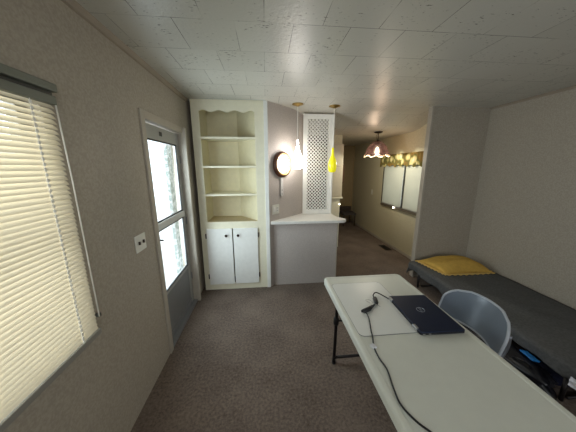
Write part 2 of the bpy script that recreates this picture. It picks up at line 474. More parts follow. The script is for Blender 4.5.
b_ = thing('window_blind', 'cream slatted blind with grey rails covering the left window', 'blind', (XL+.03, .62, 1.88))
bm = nb()
box(bm, XL+.001, XL+.050, .12, 1.05, 1.846, 1.876)
obj('valance_rail', bm, M['rail'], b_, .004)
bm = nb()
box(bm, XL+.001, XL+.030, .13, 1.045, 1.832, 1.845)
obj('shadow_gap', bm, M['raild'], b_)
bm = nb()
box(bm, XL+.001, XL+.040, .125, 1.048, 1.80, 1.832)
obj('head_rail', bm, M['rail'], b_, .003)
bm = nb()
nsl = 51; zt, zb = 1.795, .815
for i in range(nsl):
    z = zt-(zt-zb)*i/(nsl-1)
    ang = math.radians(58+random.uniform(-1.5, 1.5)); wd = .0135
    if z > 1.45: ang = math.radians(50+random.uniform(-3, 3))
    prev = None
    for k in range(5):
        s = (k/4-.5)*2
        # slat cross-section: curved; room edge low
        x = XL+.022 + s*wd*math.cos(ang) + .002*(1-s*s)*math.sin(ang)
        zz = z - s*wd*math.sin(ang) + .002*(1-s*s)*math.cos(ang)
        cur = [bm.verts.new((x, y, zz)) for y in (.135, 1.040)]
        if prev: bm.faces.new((prev[0], prev[1], cur[1], cur[0]))
        prev = cur
obj('slats', bm, M['slat'], b_, smooth=True)
bm = nb(); box(bm, XL+.005, XL+.038, .13, 1.046, .775, .803)
obj('bottom_rail', bm, M['railb'], b_, .004)
for y in (.945, .60, .25):
    bm = nb()
    for i in range(nsl):
        z = zt-(zt-zb)*i/(nsl-1)
        box(bm, XL+.032, XL+.0355, y-.0045, y+.0045, z-.013, z-.001)  # cord dashes, widened and pale to imitate daylight through the cord holes
    tube(bm, [(XL+.033, y, 1.80), (XL+.033, y, .80)], .0012, 6)
    obj('ladder_cord', bm, M['cord'], b_)
bm = nb(); tube(bm, [(XL+.036, 1.044, 1.80), (XL+.037, 1.05, 1.5), (XL+.036, 1.05, .86)], .0028, 8)
obj('lift_cord', bm, M['cord'], b_, smooth=True)
bm = nb(); box(bm, XL+.001, XL+.03, 1.058, 1.072, .85, .866)
obj('cord_cleat', bm, M['raild'], b_)

# light switch
s_ = thing('light_switch', 'cream double light switch plate on the left wall beside the glass door', 'light switch', (XL, 1.54, 1.07))
bm = nb(); box(bm, XL+.0005, XL+.007, 1.475, 1.60, 1.012, 1.125); obj('plate', bm, M['plate'], s_, .003)
for y in (1.512, 1.563):
    bm = nb(); box(bm, XL+.006, XL+.018, y-.005, y+.005, 1.06, 1.082); obj('toggle', bm, M['darkbrown'], s_, .002)

# outside: ground and stone post
bm = nb(); box(bm, -14, XL-WT-.02, -8, 14, -.75, -.7)
tag(obj('ground', bm, M['ground']), 'pale bright ground outside the glass door', 'ground')['kind'] = 'structure'
bm = nb(); 
prism(bm, [(-1.62, 3.92), (-1.56, 3.92), (-1.56, 4.1), (-1.62, 4.1)], -.7, 2.7, 'z')
tag(obj('porch_post', bm, M['stone'], bevel=.01), 'mottled grey porch post seen through the glass door', 'post')

# ------------------------------------------------------------ built-in cupboard
c = thing('built_in_cupboard', 'tall cream built-in cupboard with scalloped top, open shelves and two doors', 'cupboard', (-.38, 2.77, 0))
FY = 2.775; cx0, cx1 = -.81, .028; ox0, ox1 = -.725, -.115
bm = nb()
# face frame with scalloped head, one polygon ring built from pieces
box(bm, cx0, ox0, FY, FY+.02, 0, H); box(bm, ox1, cx1, FY, FY+.02, 0, H)
box(bm, ox0, ox1, FY, FY+.02, .82, .905); box(bm, ox0, ox1, FY, FY+.02, 0, .085)
n = 60
top = []
for i in range(n+1):
    t = i/n
    # centre low lobe, side arches
    u = abs(t-.5)*2
    if u < .42: z = 2.165 - .018*math.cos(u/.42*PI/2)**1 - 0
    else:
        k = (u-.42)/.58
        z = 2.165 + .026*math.sin(PI*min(1, k*1.0))**.8 if k < .999 else 2.165
    # cusps
    if abs(u-.42) < .05: z += .0
    top.append((ox0+(ox1-ox0)*t, z))
top2 = []
for i in range(n+1):
    t = i/n; u = abs(t-.5)*2
    if u < .3: z = 2.150+.03*(u/.3)**2
    elif u < .52: z = 2.18 - .028*((u-.3)/.22)**2 if u < .41 else 2.152+.0
    else: z = 2.152+.034*math.sin((u-.52)/.48*PI*.62)
    top2.append((ox0+(ox1-ox0)*t, z))
# smoother definition: gentle wave
top3 = []
for i in range(n+1):
    t = i/n; u = abs(t-.5)*2
    z = 2.174 + .012*math.cos(2*PI*(u*1.72-.5)) + (.012 if False else 0)
    if u > .90: z = min(z, 2.186-.35*(u-.90)*.4)
    top3.append((ox0+(ox1-ox0)*t, z))
a0 = None
for (xa, za), (xb, zb_) in zip(top3[:-1], top3[1:]):
    prism(bm, [(xa, za), (xb, zb_), (xb, H), (xa, H)], FY, FY+.02, 'y')
bmesh.ops.remove_doubles(bm, verts=bm.verts[:], dist=1e-5)
obj('face_frame', bm, M['cream'], c)
bm = nb(); box(bm, -.012, .034, FY-.012, FY, 0, H); obj('corner_strip', bm, M['white'], c, .003)
bm = nb(); box(bm, cx0, -.012, FY-.008, FY, H-.02, H); obj('crown_strip', bm, M['cream'], c, .002)
bm = nb()
box(bm, ox0-.02, ox0, FY+.02, 3.12, 0, H)                       # left side
prism(bm, [(ox1, FY+.02), (ox1+.02, FY+.02), (-.33, 3.14), (-.35, 3.12)], 0, H, 'z')   # angled right side
box(bm, ox0-.02, -.33, 3.12, 3.135, 0, H)
obj('interior_panels', bm, M['creamin'], c)
for z in (1.235, 1.565, 1.89):
    bm = nb(); prism(bm, [(ox0, FY+.004), (ox1, FY+.004), (ox1-.005, FY+.03), (-.345, 3.12), (ox0, 3.12)], z-.011, z+.011, 'z')
    obj('shelf', bm, M['cream'], c)
bm = nb(); prism(bm, [(ox0, FY+.001), (ox1, FY+.001), (ox1-.005, FY+.03), (-.345, 3.12), (ox0, 3.12)], .89, .906, 'z')
obj('bottom_shelf', bm, mat('tan_shelf', srgb(190, 172, 134), .6), c)
for x0, x1, kx, hx in ((-.745, -.434, -.505, -.752), (-.421, -.118, -.36, -.112)):
    bm = nb(); box(bm, x0, x1, FY-.016, FY-.001, .078, .822)
    dr = obj('cupboard_door', bm, M['white'], c, .004)
    bm = nb(); box(bm, x0+.02, x1-.02, FY-.018, FY-.0155, .098, .80)
    bm = nb(); lathe(bm, [(0, 0), (.007, 0), (.006, .010), (.016, .018), (.017, .024), (.010, .031), (0, .032)], 20,
                     Matrix.Translation((kx, FY-.016, .735)) @ Euler((PI/2, 0, 0)).to_matrix().to_4x4())
    obj('knob', bm, M['bronze'], dr, smooth=True)
    for z in (.16, .70):
        bm = nb(); box(bm, hx-.006, hx+.006, FY-.017, FY-.001, z, z+.06); obj('hinge', bm, M['bronze'], dr, .001)

# ------------------------------------------------------------ counter top + lattice
bm = nb()
pts = [(.045, 2.755)]
for k in range(9):
    a = -PI/2 + PI*.62*k/8
    pts.append((.955+.075*math.cos(a), 2.82+.075*math.sin(a)))
pts += [(.975, 2.93), (.95, 3.0), (.94, 3.29), (.55, 3.29), (.055, 2.80)]
prism(bm, pts, .857, .895, 'z')
tag(obj('countertop', bm, mat('white_laminate', srgb(232, 230, 222), .3), bevel=.008, seg=3),
    'white laminate countertop with rounded end on the low half wall', 'countertop')

l = thing('lattice_screen', 'tall white lattice screen standing on the white countertop', 'screen', (.73, 3.2, .897))
LX0, LX1, LY, LZ0, LZ1 = .525, .925, 3.2, .897, 2.25
hx0, hx1, hz0, hz1 = .575, .868, .955, 2.19
bm = nb()
box(bm, LX0, hx0, LY-.012, LY+.012, LZ0, LZ1); box(bm, hx1, LX1, LY-.012, LY+.012, LZ0, LZ1)
box(bm, hx0, hx1, LY-.012, LY+.012, LZ0, hz0); box(bm, hx0, hx1, LY-.012, LY+.012, hz1, LZ1)
obj('frame', bm, M['white'], l)
bm = nb(); box(bm, LX0-.012, LX0+.012, LY-.024, LY-.012, LZ0, LZ1); box(bm, LX1-.012, LX1+.012, LY-.024, LY-.012, LZ0, LZ1)
box(bm, LX0, LX1, LY-.022, LY-.012, LZ0, LZ0+.02)
obj('edge_moulding', bm, M['white'], l, .002)
def lattice_dir(bm, sgn, y0, y1, pitch, wd):
    # clipped diagonal strips: x*sgn + z = c
    c0, c1 = (min(sgn*hx0, sgn*hx1)+hz0, max(sgn*hx0, sgn*hx1)+hz1)
    k = c0
    hw = wd/2*math.sqrt(2)
    while k < c1:
        # polygon = rectangle clipped between lines c=k-hw..k+hw
        poly = [(hx0, hz0), (hx1, hz0), (hx1, hz1), (hx0, hz1)]
        for side, cc in ((1, k-hw), (-1, k+hw)):
            out = []
            for i in range(len(poly)):
                p, q = poly[i], poly[(i+1) % len(poly)]
                fp = side*(p[0]*sgn+p[1]-cc); fq = side*(q[0]*sgn+q[1]-cc)
                if fp >= 0: out.append(p)
                if (fp > 0) != (fq > 0) and abs(fp-fq) > 1e-9:
                    t = fp/(fp-fq); out.append((p[0]+(q[0]-p[0])*t, p[1]+(q[1]-p[1])*t))
            poly = out
            if len(poly) < 3: break
        if len(poly) >= 3: prism(bm, poly, y0, y1, 'y')
        k += pitch
bm = nb()
lattice_dir(bm, 1, LY-.004, LY, .048, .0120); lattice_dir(bm, -1, LY, LY+.003, .048, .0120)
obj('lattice', bm, M['white'], l)
for x in (.535, .90):
    bm = nb(); box(bm, x, x+.025, 3.19, 3.215, LZ1, 2.25); obj('top_bracket', bm, M['white'], l)

# ------------------------------------------------------------ diagonal wall things
ang = math.atan2(dv.y, dv.x)
def dp(t, z, off=0):
    p = A + dv*t + nv*off
    return Vector((p.x, p.y, z))
# mirror
mc = dp(.235, 1.592)
# local frame: z axis -> wall normal nv, x axis -> dv
RM = Matrix(((dv.x, 0, nv.x, 0), (dv.y, 0, nv.y, 0), (0, 1, 0, 0), (0, 0, 0, 1)))
def TM(t, z, off): return Matrix.Translation(dp(t, z, off)) @ RM
m_ = thing('round_mirror', 'round wall mirror in a dark wood frame with long grey handle below', 'mirror', tuple(mc))
bm = nb(); lathe(bm, [(.115, 0.001), (.158, .001), (.160, .02), (.150, .042), (.132, .048), (.115, .040)], 48, TM(.235, 1.592, 0)); obj('wood_frame', bm, M['wood'], m_, smooth=True)
bm = nb(); lathe(bm, [(.112, .030), (.120, .044), (.128, .050), (.134, .048), (.136, .04)], 48, TM(.235, 1.592, 0)); obj('gold_ring', bm, M['brass'], m_, smooth=True)
bm = nb(); lathe(bm, [(0, .034), (.118, .034), (.118, .030)], 48, TM(.235, 1.592, 0)); obj('glass', bm, M['mirror'], m_)
bm = nb()
pts = []
for k in range(13):
    a = PI + PI*k/12; pts.append((.026*math.cos(a), -.374+.026*math.sin(a)))
pts = pts + [(.022, -.15), (-.022, -.15)]
a = [bm.verts.new(TM(.225, 1.592, .004) @ Vector((x, z, 0))) for x, z in pts]; b2 = [bm.verts.new(TM(.225, 1.592, .020) @ Vector((x, z, 0))) for x, z in pts]
bm.faces.new(a); bm.faces.new(b2)
for i in range(len(pts)): bm.faces.new((a[i], a[(i+1) % len(pts)], b2[(i+1) % len(pts)], b2[i]))
obj('handle', bm, mat('handle_grey', srgb(205, 202, 198), .5, 0), m_)
for z in (-.37, -.32):
    bm = nb(); lathe(bm, [(0, .021), (.006, .021), (.006, .019)], 14, TM(.225, 1.592+z, 0)); obj('handle_rivet', bm, M['black'], m_)
# outlet plate
o_ = thing('wall_outlet', 'cream two-gang outlet plate on the angled wall above the countertop', 'outlet', tuple(dp(.115, 1.035)))
def dbox(bm, t0, t1, z0, z1, o0, o1):
    box(bm, t0, t1, z0, z1, o0, o1, Matrix.Translation(dp(0, 0, 0)) @ RM)
bm = nb(); dbox(bm, .052, .178, .972, 1.095, .001, .007); obj('plate', bm, M['plate'], o_, .002)
bm = nb(); dbox(bm, .070, .105, 1.0, 1.067, .006, .011); obj('rocker', bm, M['white'], o_, .002)
bm = nb(); dbox(bm, .125, .16, 1.0, 1.067, .006, .010); obj('socket', bm, M['white'], o_, .002)
for z in (1.017, 1.05):
    for q in (.134, .147):
        bm = nb(); dbox(bm, q, q+.004, z-.006, z+.006, .0095, .0108); obj('socket_slot', bm, M['black'], o_)

# ------------------------------------------------------------ pendants
def pendant(name, label, x, y, prof, mt, ztop, can_r=.055):
    t = thing(name, label, 'pendant lamp', (x, y, H), 'pendant lamps over the counter')
    bm = nb(); lathe(bm, [(0, H), (can_r+.012, H), (can_r+.014, H-.006), (can_r, H-.012), (can_r*.5, H-.02), (.012, H-.028), (0, H-.028)], 32, Matrix.Translation((x, y, 0)))
    obj('ceiling_canopy', bm, M['brass'], t, smooth=True)
    bm = nb(); tube(bm, [(x, y, H-.025), (x, y, ztop)], .0035, 8); obj('cord', bm, M['cord'], t)
    bm = nb(); lathe(bm, [(0, ztop+.02), (.009, ztop+.018), (.011, ztop-.01), (.012, ztop-.03)], 20, Matrix.Translation((x, y, 0))); obj('cap', bm, M['white'], t, smooth=True)
    bm = nb(); lathe(bm, prof, 32, Matrix.Translation((x, y, 0))); sh = obj('glass_shade', bm, mt, t, smooth=True)
    return t, sh
tw, _ = pendant('pendant_lamp', 'lit white teardrop glass pendant lamp beside the round mirror', .395, 2.88,
        [(0, 1.88), (.011, 1.88), (.013, 1.82), (.026, 1.76), (.052, 1.69), (.072, 1.63), (.073, 1.59), (.060, 1.555), (.034, 1.54), (0, 1.537)], M['bulbw'], 1.88)
ty, _ = pendant('pendant_lamp', 'yellow bottle-shaped glass pendant lamp in front of the lattice screen', .855, 2.93,
        [(0, 1.80), (.013, 1.80), (.014, 1.735), (.020, 1.70), (.043, 1.65), (.054, 1.59), (.054, 1.545), (.044, 1.505), (.025, 1.492), (0, 1.49)], M['bulby'], 1.80)

# ------------------------------------------------------------ tiffany lamp in the hall
tx, ty_, tz = 1.88, 3.82, HL
t = thing('hanging_lamp', 'domed leaded-glass lamp with scalloped rim hanging from the hallway ceiling', 'lamp', (tx, ty_, tz))
bm = nb(); lathe(bm, [(0, tz), (.065, tz), (.067, tz-.01), (.05, tz-.02), (.015, tz-.028), (0, tz-.028)], 28, Matrix.Translation((tx, ty_, 0))); obj('ceiling_canopy', bm, M['bronze'], t, smooth=True)
bm = nb()
for i in range(5):
    z = tz-.04-i*.024
    c0 = Vector((tx, ty_, z)); ax = Vector((1, 0, 0)) if i % 2 else Vector((0, 1, 0))
    tube(bm, [c0+ax*.009*math.cos(a)+Vector((0, 0, .016*math.sin(a))) for a in [2*PI*k/12 for k in range(12)]], .0028, 6, closed=True)
obj('chain', bm, M['bronze'], t)
bm = nb(); tube(bm, smooth_path([(tx+.004, ty_, tz-.02), (tx-.035, ty_, tz-.06), (tx-.02, ty_, tz-.12), (tx, ty_, tz-.15)]), .0025, 6); obj('cord', bm, M['bronze'], t)
bm = nb()
seg = 48; prof = [(.018, 1.99), (.05, 1.982), (.095, 1.955), (.135, 1.912), (.165, 1.86), (.185, 1.805), (.196, 1.77), (.205, 1.745)]
rings = []
for j, (r, z) in enumerate(prof):
    ring = []
    for i in range(seg):
        a = 2*PI*i/seg; sc = math.cos(8*a)
        k = max(0, (j-4))/3
        ring.append(bm.verts.new((tx+(r+.012*k*sc)*math.cos(a), ty_+(r+.012*k*sc)*math.sin(a), z - .016*k*k*sc)))
    rings.append(ring)
for p, q in zip(rings[:-1], rings[1:]):
    for i in range(seg): bm.faces.new((p[i], p[(i+1) % seg], q[(i+1) % seg], q[i]))
sh = obj('glass_shade', bm, M['tiffany'], t, smooth=True)
bm = nb()
tube(bm, [v for v in [Vector((tx+(.205+.012*math.cos(8*a))*math.cos(a), ty_+(.205+.012*math.cos(8*a))*math.sin(a), 1.745-.016*math.cos(8*a))) for a in [2*PI*i/96 for i in range(96)]]], .005, 6, closed=True)
obj('rim', bm, mat('cream_glass_rim', srgb(235, 215, 180), .3, emit=srgb(235, 200, 150), es=.5), sh, smooth=True)
bm = nb(); lathe(bm, [(0, 2.0), (.02, 1.998), (.026, 1.985), (.02, 1.975), (0, 1.975)], 20, Matrix.Translation((tx, ty_, 0))); obj('cap', bm, M['bronze'], t, smooth=True)
bm = nb(); lathe(bm, [(0, 1.89), (.012, 1.885), (.03, 1.84), (.034, 1.80), (.026, 1.77), (0, 1.757)], 20, Matrix.Translation((tx, ty_, 0))); obj('bulb', bm, M['bulb'], t, smooth=True)

# ------------------------------------------------------------ hall window, blinds, valance
w = thing('window_2', 'hallway window behind two pale closed blinds', 'window', (XH, 3.85, .82)); w['kind'] = 'structure'
bm = nb()
y0, y1, z0, z1 = HW
box(bm, XH+.01, XH+.05, y0, y0+.03, z0, z1); box(bm, XH+.01, XH+.05, y1-.03, y1, z0, z1); box(bm, XH-.012, XH+.05, 3.818, 3.888, z0, z1)
box(bm, XH+.01, XH+.05, y0+.03, y1-.03, z0, z0+.03); box(bm, XH+.01, XH+.05, y0+.03, y1-.03, z1-.03, z1)
box(bm, XH-.02, XH+.0, 4.56, 4.59, z0-.005, z1)
obj('window_frame', bm, M['raild'], w)
bm = nb(); box(bm, XH+.03, XH+.033, y0+.02, y1-.02, z0+.02, z1-.02); obj('pane', bm, M['pane'], w)
bm = nb(); box(bm, XH-.03, XH+.0, y0-.03, y1+.02, z0-.045, z0-.005); obj('window_sill', bm, mat('sill_grey', srgb(108, 100, 86), .5), w, .004)
for (ya, yb_, lab) in ((3.12, 3.82, 'pale closed hallway blind nearer the partition wall'), (3.885, 4.56, 'pale closed hallway blind nearer the far end of the hall')):
    t = thing('window_blind', lab, 'blind', (XH-.02, (ya+yb_)/2, 1.6), 'hallway window blinds')
    bm = nb(); box(bm, XH-.03, XH-.002, ya, yb_, 1.575, 1.605); obj('head_rail', bm, M['rail'], t, .003)
    bm = nb()
    for i in range(34):
        z = 1.565-i*(.72/33)
        a = math.radians(72); wd = .0125
        v = [bm.verts.new((XH-.016 - s*wd*math.cos(a), y, z - s*wd*math.sin(a))) for s, y in ((-1, ya), (-1, yb_), (1, yb_), (1, ya))]
        bm.faces.new(v)
    obj('slats', bm, M['hallslat'], t)
    bm = nb(); box(bm, XH-.028, XH-.008, ya, yb_, .822, .84); obj('bottom_rail', bm, M['railb'], t, .003)
bm = nb()
ny, nz = 120, 8; y0v, y1v = 3.0, 4.68
g = []
for i in range(ny+1):
    t_ = i/ny; y = y0v+(y1v-y0v)*t_
    col = []
    for j in range(nz+1):
        s = j/nz
        zb2 = 1.55 + .045*abs(math.sin(PI*t_*9))
        z = 1.79+(zb2-1.79)*s
        x = XH-.055 - .016*math.sin(2*PI*t_*21+.6*s)*(.35+.65*s) - .004*math.sin(2*PI*t_*53)
        col.append(bm.verts.new((x, y, z)))
    g.append(col)
for i in range(ny):
    for j in range(nz): bm.faces.new((g[i][j], g[i+1][j], g[i+1][j+1], g[i][j+1]))
va = thing('window_valance', 'gathered yellow floral valance above the hallway blinds', 'valance', (XH-.05, 3.85, 1.79))
obj('cloth', bm, M['valance'], va, smooth=True)
bm = nb(); tube(bm, [(XH-.05, 2.98, 1.785), (XH-.05, 4.70, 1.785)], .007, 10)
for y in (2.985, 4.69): tube(bm, [(XH-.05, y, 1.785), (XH-.001, y, 1.785)], .006, 8)
obj('curtain_rod', bm, M['brass'], va, smooth=True)
bm = nb(); lathe(bm, [(0, -.014), (.010, -.010), (.014, 0), (.010, .010), (0, .014)], 16, Matrix.Translation((XH-.045, 4.06, .80)))  # glowing bead added in place of a glint on the sill
tag(obj('glint_bead', bm, M['spark'], smooth=True), 'tiny glowing bead imitating a glint on the sill under the hallway blinds', 'light')
# hall switch
s_ = thing('light_switch', 'small cream light switch plate on the hallway wall beyond the blinds', 'light switch', (XH, 5.07, 1.0))
bm = nb(); box(bm, XH-.006, XH-.0005, 5.03, 5.11, .93, 1.05); obj('plate', bm, M['plate'], s_, .002)
bm = nb(); box(bm, XH-.014, XH-.005, 5.065, 5.075, .98, 1.0); obj('toggle', bm, M['plate'], s_, .001)
# floor vent
v_ = thing('floor_vent', 'dark slotted metal floor vent in the hallway carpet', 'vent', (2.30, 4.0, 0))
bm = nb(); box(bm, 2.24, 2.38, 3.90, 4.20, .001, .006); obj('vent_frame', bm, M['vent'], v_, .002)
bm = nb()
for i in range(12): box(bm, 2.255, 2.365, 3.915+i*.023, 3.925+i*.023, .006, .009)
obj('louvres', bm, M['black'], v_)

# ------------------------------------------------------------ kitchen column beyond the lattice
k_ = thing('kitchen_cabinet', 'tall beige kitchen cabinet with moulded ledge seen beside the lattice screen', 'cabinet', (1.2, 4.5, 0))
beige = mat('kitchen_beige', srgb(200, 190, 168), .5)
bm = nb(); box(bm, XL, 1.15, 4.3, 4.36, 0, 2.28)  # invented dark panel, added so the lattice holes read dark
struct('dark_backing', bm, mat('backing_dark', srgb(74, 62, 52), .7, noise_amt=.2), label='added dark panel behind the lattice that darkens its holes', cat='wall')
bm = nb(); box(bm, 1.16, 1.40, 4.2, 4.85, 0, .97); obj('lower_body', bm, M['cream'], k_, .004)
bm = nb(); box(bm, 1.16, 1.445, 4.17, 4.87, .97, 1.0); obj('ledge', bm, M['cream'], k_, .006)
bm = nb(); box(bm, 1.16, 1.43, 4.2, 4.85, 1.0, 1.97); obj('upper_body', bm, beige, k_, .004)
bm = nb(); box(bm, 1.18, 1.41, 4.185, 4.199, 1.57, 1.95); obj('upper_door', bm, beige, k_, .003)
bm = nb(); box(bm, 1.18, 1.41, 4.185, 4.199, 1.02, 1.55); obj('middle_door', bm, beige, k_, .003)
bm = nb(); tube(bm, smooth_path([(1.43, 4.25, 1.60), (1.462, 4.25, 1.58), (1.465, 4.25, 1.43), (1.462, 4.25, 1.28), (1.43, 4.25, 1.26)]), .008, 8); obj('handle', bm, M['wood'], k_, smooth=True)
bm = nb(); box(bm, 1.16, 1.40, 4.22, 4.85, 1.972, HL+.0); 
struct('trim_8', bm, M['wall_hall'], label='soffit above the beige kitchen cabinet', cat='soffit')
bm = nb(); lathe(bm, [(0, -.010), (.007, -.007), (.010, 0), (.007, .007), (0, .010)], 14, Matrix.Translation((1.395, 4.193, .86)))  # second added bead, glows in place of a glint beside the cabinet
tag(obj('glint_bead', bm, M['spark'], smooth=True), 'tiny glowing bead imitating a glint at the edge of the beige kitchen cabinet', 'light')
# dark chair-like box at hall end
h_ = thing('side_chair', 'dark low seat standing against the far end of the hallway', 'chair', (2.22, 5.95, 0))
bm = nb(); box(bm, 2.02, 2.38, 5.72, 6.12, .30, .36); obj('seat', bm, mat('dark_grey_cloth', srgb(72, 66, 60), .8), h_, .02)
bm = nb(); box(bm, 2.02, 2.38, 6.12, 6.17, .36, .48); obj('backrest', bm, M['darkbrown'], h_, .02)
for x in (2.05, 2.35):
    for y in (5.75, 6.13):
        bm = nb(); tube(bm, [(x, y, 0), (x, y, .30)], .014, 8); obj('leg', bm, M['darkbrown'], h_)

# ------------------------------------------------------------ folding table
TX0, TX1, TY0, TY1, TZ = .418, 1.022, -.27, 1.565, .74
T = thing('folding_table', 'long off-white plastic folding table with rounded corners and dark legs', 'table', ((TX0+TX1)/2, .65, 0))
def rrect(x0, x1, y0, y1, r, n=8):
    out = []
    for cx, cy, a0 in ((x1-r, y1-r, 0), (x0+r, y1-r, PI/2), (x0+r, y0+r, PI), (x1-r, y0+r, 3*PI/2)):
        for k in range(n+1):
            a = a0+PI/2*k/n; out.append((cx+r*math.cos(a), cy+r*math.sin(a)))
    return out
bm = nb()
levels = [(0.0, TZ-.045), (0.0, TZ-.012), (.004, TZ-.003), (.012, TZ), (.026, TZ), (.032, TZ-.003), (.040, TZ-.003)]
rs = []
for ins, z in levels:
    rs.append([bm.verts.new((x, y, z)) for x, y in rrect(TX0+ins, TX1-ins, TY0+ins, TY1-ins, max(.010, .038-ins))])
n = len(rs[0])
for p, q in zip(rs[:-1], rs[1:]):
    for i in range(n): bm.faces.new((p[i], p[(i+1) % n], q[(i+1) % n], q[i]))
bm.faces.new(rs[-1]); bm.faces.new(rs[0][::-1])
obj('tabletop', bm, M['table'], T)
for i, yy in enumerate((1.50, -.10)):
    for xx in (.515, .885):
        bm = nb(); tube(bm, smooth_path([(xx, yy, .695), (xx, yy, .4), (xx-.0, yy+.015*(1-2*i), .03)]), .0125, 12); lg = obj('leg', bm, M['blackm'], T, smooth=True)
        bm = nb(); lathe(bm, [(.013, .36), (.021, .37), (.021, .42), (.013, .43)], 14, Matrix.Translation((xx, yy+.004, 0))); obj('leg_joint', bm, M['black'], lg, smooth=True)
        bm = nb(); lathe(bm, [(0, 0), (.016, 0), (.016, .03), (0, .03)], 14, Matrix.Translation((xx, yy+.015*(1-2*i), 0))); obj('foot_cap', bm, M['black'], lg)
    bm = nb(); tube(bm, [(.515, yy+.013*(1-2*i), .055), (.885, yy+.013*(1-2*i), .055)], .011, 10); obj('cross_bar', bm, M['blackm'], T, smooth=True)
    bm = nb(); tube(bm, [(.45, yy, .69), (.95, yy, .69)], .012, 10); obj('top_bar', bm, M['blackm'], T, smooth=True)
    bm = nb(); sg = 1-2*i
    tube(bm, [(.70, yy, .40), (.70, yy-sg*.33, .69)], .009, 8); tube(bm, [(.515, yy, .40), (.885, yy, .40)], .008, 8); obj('brace', bm, M['blackm'], T, smooth=True)

TT = TZ-.003
# mat
bm = nb(); prism(bm, rrect(.447, .80, .935, 1.45, .03), TT, TT+.003, 'z')
o = obj('desk_mat', bm, M['mat'], bevel=.001); tag(o, 'thin pale translucent-looking desk mat lying on the folding table under the laptop', 'desk mat')

bm = nb(); tube(bm, [(x, y, TT+.0012) for x, y in rrect(.446, .801, .934, 1.451, .03)], .0018, 6, closed=True)
obj('mat_edge', bm, mat('mat_edge_grey', srgb(140, 142, 138), .5), o, smooth=True)
# laptop
LC = Vector((.868, 1.068)); LA = math.radians(-2.0); LW, LD = .235, .325
zl = TT+.0045
lp = thing('laptop', 'closed dark navy laptop with silver hinges lying on the folding table', 'laptop', (LC.x, LC.y, zl))
ML = Matrix.Translation((LC.x, LC.y, zl)) @ Matrix.Rotation(LA, 4, 'Z')
def lprism(bm, pts, z0, z1):
    s = len(bm.verts); prism(bm, pts, z0, z1); bm.verts.ensure_lookup_table()
    for v in bm.verts[s:]: v.co = ML @ v.co
def taper(pts, k):   # slight shift so the near end splays like the photo
    return pts
bm = nb(); lprism(bm, rrect(-LW/2, LW/2, -LD/2, LD/2, .010, 4), .0, .010); obj('base', bm, M['lapd'], lp, .002)
bm = nb(); lprism(bm, rrect(-LW/2+.001, LW/2, -LD/2, LD/2, .010, 4), .011, .018); lid = obj('lid', bm, M['lap'], lp, .002)
for y in (-.118, .135):
    bm = nb(); box(bm, -LW/2-.006, -LW/2+.010, y-.018, y+.018, .003, .0188, ML); obj('hinge', bm, M['steel'], lp, .003)
for y in (-.075, -.045):
    bm = nb(); box(bm, -.03+y, -.018+y, -LD/2-.0015, -LD/2+.001, .003, .008, ML); obj('port', bm, M['steel'], lp)
bm = nb(); 
cyc = [ML @ Vector((-.005+.021*math.cos(2*PI*k/40), .012+.021*math.sin(2*PI*k/40), .0184)) for k in range(40)]
tube(bm, cyc, .0012, 6, closed=True); obj('logo_ring', bm, M['logo'], lid)
fc = bpy.data.curves.new('logo_text', 'FONT'); fc.body = 'DELL'; fc.size = .0165; fc.align_x = 'CENTER'; fc.align_y = 'CENTER'; fc.extrude = .0003
fo = bpy.data.objects.new('logo_text', fc); COL.objects.link(fo); fc.materials.append(M['logo'])
fo.matrix_world = ML @ Matrix.Translation((-.005, .012, .0187)) @ Matrix.Rotation(-PI/2, 4, 'Z')
bpy.context.view_layer.update()
dg = bpy.context.evaluated_depsgraph_get(); me = bpy.data.meshes.new_from_object(fo.evaluated_get(dg))
me.transform(fo.matrix_world); bpy.data.objects.remove(fo)
lo = bpy.data.objects.new('logo_letters', me); COL.objects.link(lo)
lo.parent = lid; lo.matrix_parent_inverse = parent_world(lid).inverted()

# power cable
cz = TT+.0065
pc = thing('power_cable', 'black laptop power cable winding down the folding table with plug joint', 'cable', (.5, .9, cz))
bm = nb()
pts = [(.757, 1.205, TT+.011), (.735, 1.255, TT+.012), (.70, 1.285, TT+.02), (.672, 1.268, TT+.013), (.667, 1.235, cz+.003)]
tube(bm, smooth_path(pts), .0035, 8); obj('short_lead', bm, M['black'], pc, smooth=True)
bm = nb()
pts = [(.555, 1.115, cz), (.548, 1.06, cz), (.515, .96, cz-.001), (.505, .925, cz-.0015), (.482, .86, cz-.003), (.476, .80, cz-.003), (.480, .74, cz-.003), (.462, .66, cz-.003), (.455, .60, cz-.003),
       (.475, .545, cz-.003), (.505, .505, cz-.003), (.54, .45, cz-.003), (.555, .35, cz-.003), (.53, .2, cz-.003), (.54, .05, cz-.003)]
tube(bm, smooth_path(pts), .0035, 8); obj('long_lead', bm, M['black'], pc, smooth=True)
bm = nb(); tube(bm, [(.667, 1.245, cz+.005), (.667, 1.235, cz+.005), (.655, 1.19, cz+.005), (.65, 1.178, cz+.005)], [.006, .013, .013, .009], 12); obj('plug', bm, M['black'], pc, smooth=True)
bm = nb(); tube(bm, [(.652, 1.185, cz+.002), (.63, 1.17, cz+.002), (.60, 1.14, cz+.002)], .005, 10); tube(bm, [(.615, 1.16, cz+.004), (.585, 1.135, cz+.004), (.545, 1.118, cz+.003), (.53, 1.12, cz+.003)], [.007, .013, .013, .006], 12); obj('plug', bm, M['black'], pc, smooth=True)
bm = nb(); tube(bm, smooth_path([(.61, 1.18, cz+.01), (.595, 1.21, cz+.012), (.62, 1.215, cz+.01), (.635, 1.18, cz+.008), (.66, 1.15, cz+.004)]), .002, 6); obj('cable_tie', bm, M['steel'], pc, smooth=True)
